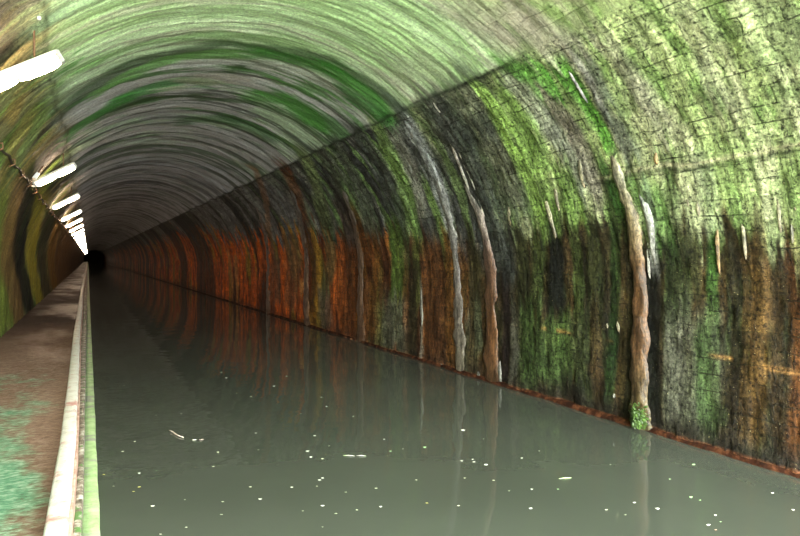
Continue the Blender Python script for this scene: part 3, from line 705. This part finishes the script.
D = [(445,281,3.0,'g'),(366,330,1.8,'g'),(436,390,3.0,'g'),(467,400,1.8,'g'),(248,408,2.3,'w'),(154,432,1.9,'p'),(324,428,3.0,'w'),(708,376,2.3,'w'),(776,432,2.3,'w'),(518,450,2.2,'w'),(495,482,3.0,'w'),(519,499,2.0,'r'),(535,472,1.6,'g'),(218,449,1.6,'d'),(168,282,1.3,'d')]
flecks = [(90 + x / 3.044, 360 + y / 3.044, s, k) for x, y, s, k in A] + [(330 + x / 3.044, 360 + y / 3.044, s, k) for x, y, s, k in B] + [(560 + x / 3.333, 380 + y / 3.333, s, k) for x, y, s, k in D]
rows = [(400, 'on dark far water'), (437, 'level with the twig'), (475, 'on grey nearer water'), (600, 'on palest nearest water')]
colsz = [(190, 'beside the kerb'), (300, 'right of the twig'), (430, 'in mid canal'), (560, 'below the reddish column'), (900, 'below the tan column')]
desc = {'w': 'white floating fleck', 'p': 'pale floating fleck', 'g': 'green floating fleck', 'y': 'yellowish floating fleck', 'd': 'drab floating fleck', 'r': 'reddish floating fleck'}
ordn = ['first', 'second', 'third', 'fourth', 'fifth', 'sixth', 'seventh', 'eighth', 'ninth', 'tenth', 'eleventh', 'twelfth']
buckets = {}
for f in flecks:
    r = next(t for y, t in rows if f[1] < y); c = next(t for x, t in colsz if f[0] < x)
    buckets.setdefault((r, c, f[3]), []).append(f)
for (r, c, k), fs in buckets.items():
    fs.sort()
    for i, (px, py, sz, kk) in enumerate(fs):
        x, y = water_at(px, py, .004)
        dist = (x * st + y * ct)
        o = link('leaf_fleck', LM[(kk, i % 2)]); rr = sz * .52 * dist / F * 1.45
        o.scale = (rr, rr, max(rr * .7, .004)); o.location = (x, y, .004); o.rotation_euler = (0, 0, -TH + random.uniform(-.3, .3))
        o.data.materials or o.data.materials.append(M_leaf)
        lab = ('' if len(fs) == 1 else ordn[i] + ' from left, ') + desc[kk] + ' ' + r + ' ' + c
        tag(o, lab, 'leaf', 'leaf flecks floating on the canal')
# twig, winged seed, thin grass blades
def afloat(px, py): x, y = water_at(px, py, .01); return (x, y, .012)
tp = [afloat(90 + a / 3.044, 360 + b / 3.044) for a, b in ((241, 214), (252, 219), (262, 227), (272, 232), (285, 236))]
tw = tube_obj('twig', [np.array(p) - np.array(tp[2]) for p in tp], [.004, .007, .008, .007, .003], worn('bleached twig', (.4, .3, .25), (.65, .52, .45), (.8, .7, .62), 30, .6), None, 8); tw.location = tp[2]
fk = tube_obj('side_shoot', [np.array(tp[1]) - np.array(tp[2]), np.array(tp[1]) - np.array(tp[2]) + np.array((-.03, .05, .01))], [.006, .003], tw.data.materials[0], tw, 6)
tag(tw, 'short curved bleached twig floating on the dark water towards the kerb', 'twig')
sx = afloat(90 + 329 / 3.044, 360 + 242 / 3.044)
sd = bpy.data.objects.new('winged_seed', None); COL.objects.link(sd); sd.location = sx
for k in (-1, 1):
    w_ = link('wing', LM[('w', 0)] if k < 0 else leaf_mesh((.75, .6, .55), 5), M_leaf, sd); w_.scale = (.026, .016, .010); w_.location = (k * .036, -k * .012, -.003)
    if not w_.data.materials: w_.data.materials.append(M_leaf)
tag(sd, 'pale two-winged seed floating just right of the twig', 'seed')
for (a, b, sc, ox, oy, lab) in [((40, 289), (75, 291), 3.044, 330, 360, 'left of two thin grass blades floating end to end in mid canal'), ((80, 290), (110, 291), 3.044, 330, 360, 'right of two thin grass blades floating end to end in mid canal'), ((697, 360), (735, 357), 3.044, 330, 360, 'thin grass blade floating out from the tan lime column')]:
    p, q = np.array(afloat(ox + a[0] / sc, oy + a[1] / sc)), np.array(afloat(ox + b[0] / sc, oy + b[1] / sc))
    m_ = (p + q) / 2; g_ = tube_obj('grass_blade', [p - m_, np.array((0, 0.005, .002)), q - m_], [.002, .005, .002], M_alga, None, 6); g_.location = m_; g_.location.z = .006
    tag(g_, lab, 'grass', 'floating grass blades')

# ------------------------------------------------------------------ light: overcast daylight through the tunnel mouth behind the viewer
w = bpy.data.worlds.new('overcast'); C.world = w; w.use_nodes = True
bg = w.node_tree.nodes['Background']; bg.inputs[1].default_value = 17
wt = w.node_tree; tc = wt.nodes.new('ShaderNodeTexCoord'); sx_ = wt.nodes.new('ShaderNodeSeparateXYZ'); rp = wt.nodes.new('ShaderNodeValToRGB')
mr_ = wt.nodes.new('ShaderNodeMapRange'); mr_.inputs['From Min'].default_value = -1
wt.links.new(tc.outputs['Generated'], sx_.inputs[0]); wt.links.new(sx_.outputs[2], mr_.inputs[0]); wt.links.new(mr_.outputs[0], rp.inputs[0]); wt.links.new(rp.outputs[0], bg.inputs[0])
for k_, (p_, c_) in enumerate([(0.35, (.42, .45, .36, 1)), (.5, (.70, .73, .66, 1)), (.62, (1.35, 1.4, 1.35, 1)), (1.0, (2.2, 2.3, 2.3, 1))]):
    e_ = rp.color_ramp.elements[k_] if k_ < 2 else rp.color_ramp.elements.new(p_)
    e_.position = p_; e_.color = c_

pl = bpy.data.lights.new('mouth_portal', 'AREA'); pl.shape = 'RECTANGLE'; pl.size = 7.6; pl.size_y = 5.4
pl.cycles.is_portal = True
po = bpy.data.objects.new('mouth_portal', pl); COL.objects.link(po); po.location = (XC, MOUTH - .05, 2.6); po.rotation_euler = (math.radians(90), 0, 0)

cam = bpy.data.cameras.new('camera'); cam.sensor_width = 36; cam.lens = F / 800 * 36; cam.clip_start = .05; cam.clip_end = 600
co = bpy.data.objects.new('camera', cam); COL.objects.link(co); co.location = (0, 0, EYE)
co.rotation_euler = (math.pi / 2 - PITCH, 0, -TH); C.camera = co
v = C.view_settings; v.view_transform = 'Standard'; v.look = 'None'; v.exposure = 1.85; v.gamma = 1; v.use_curve_mapping = False
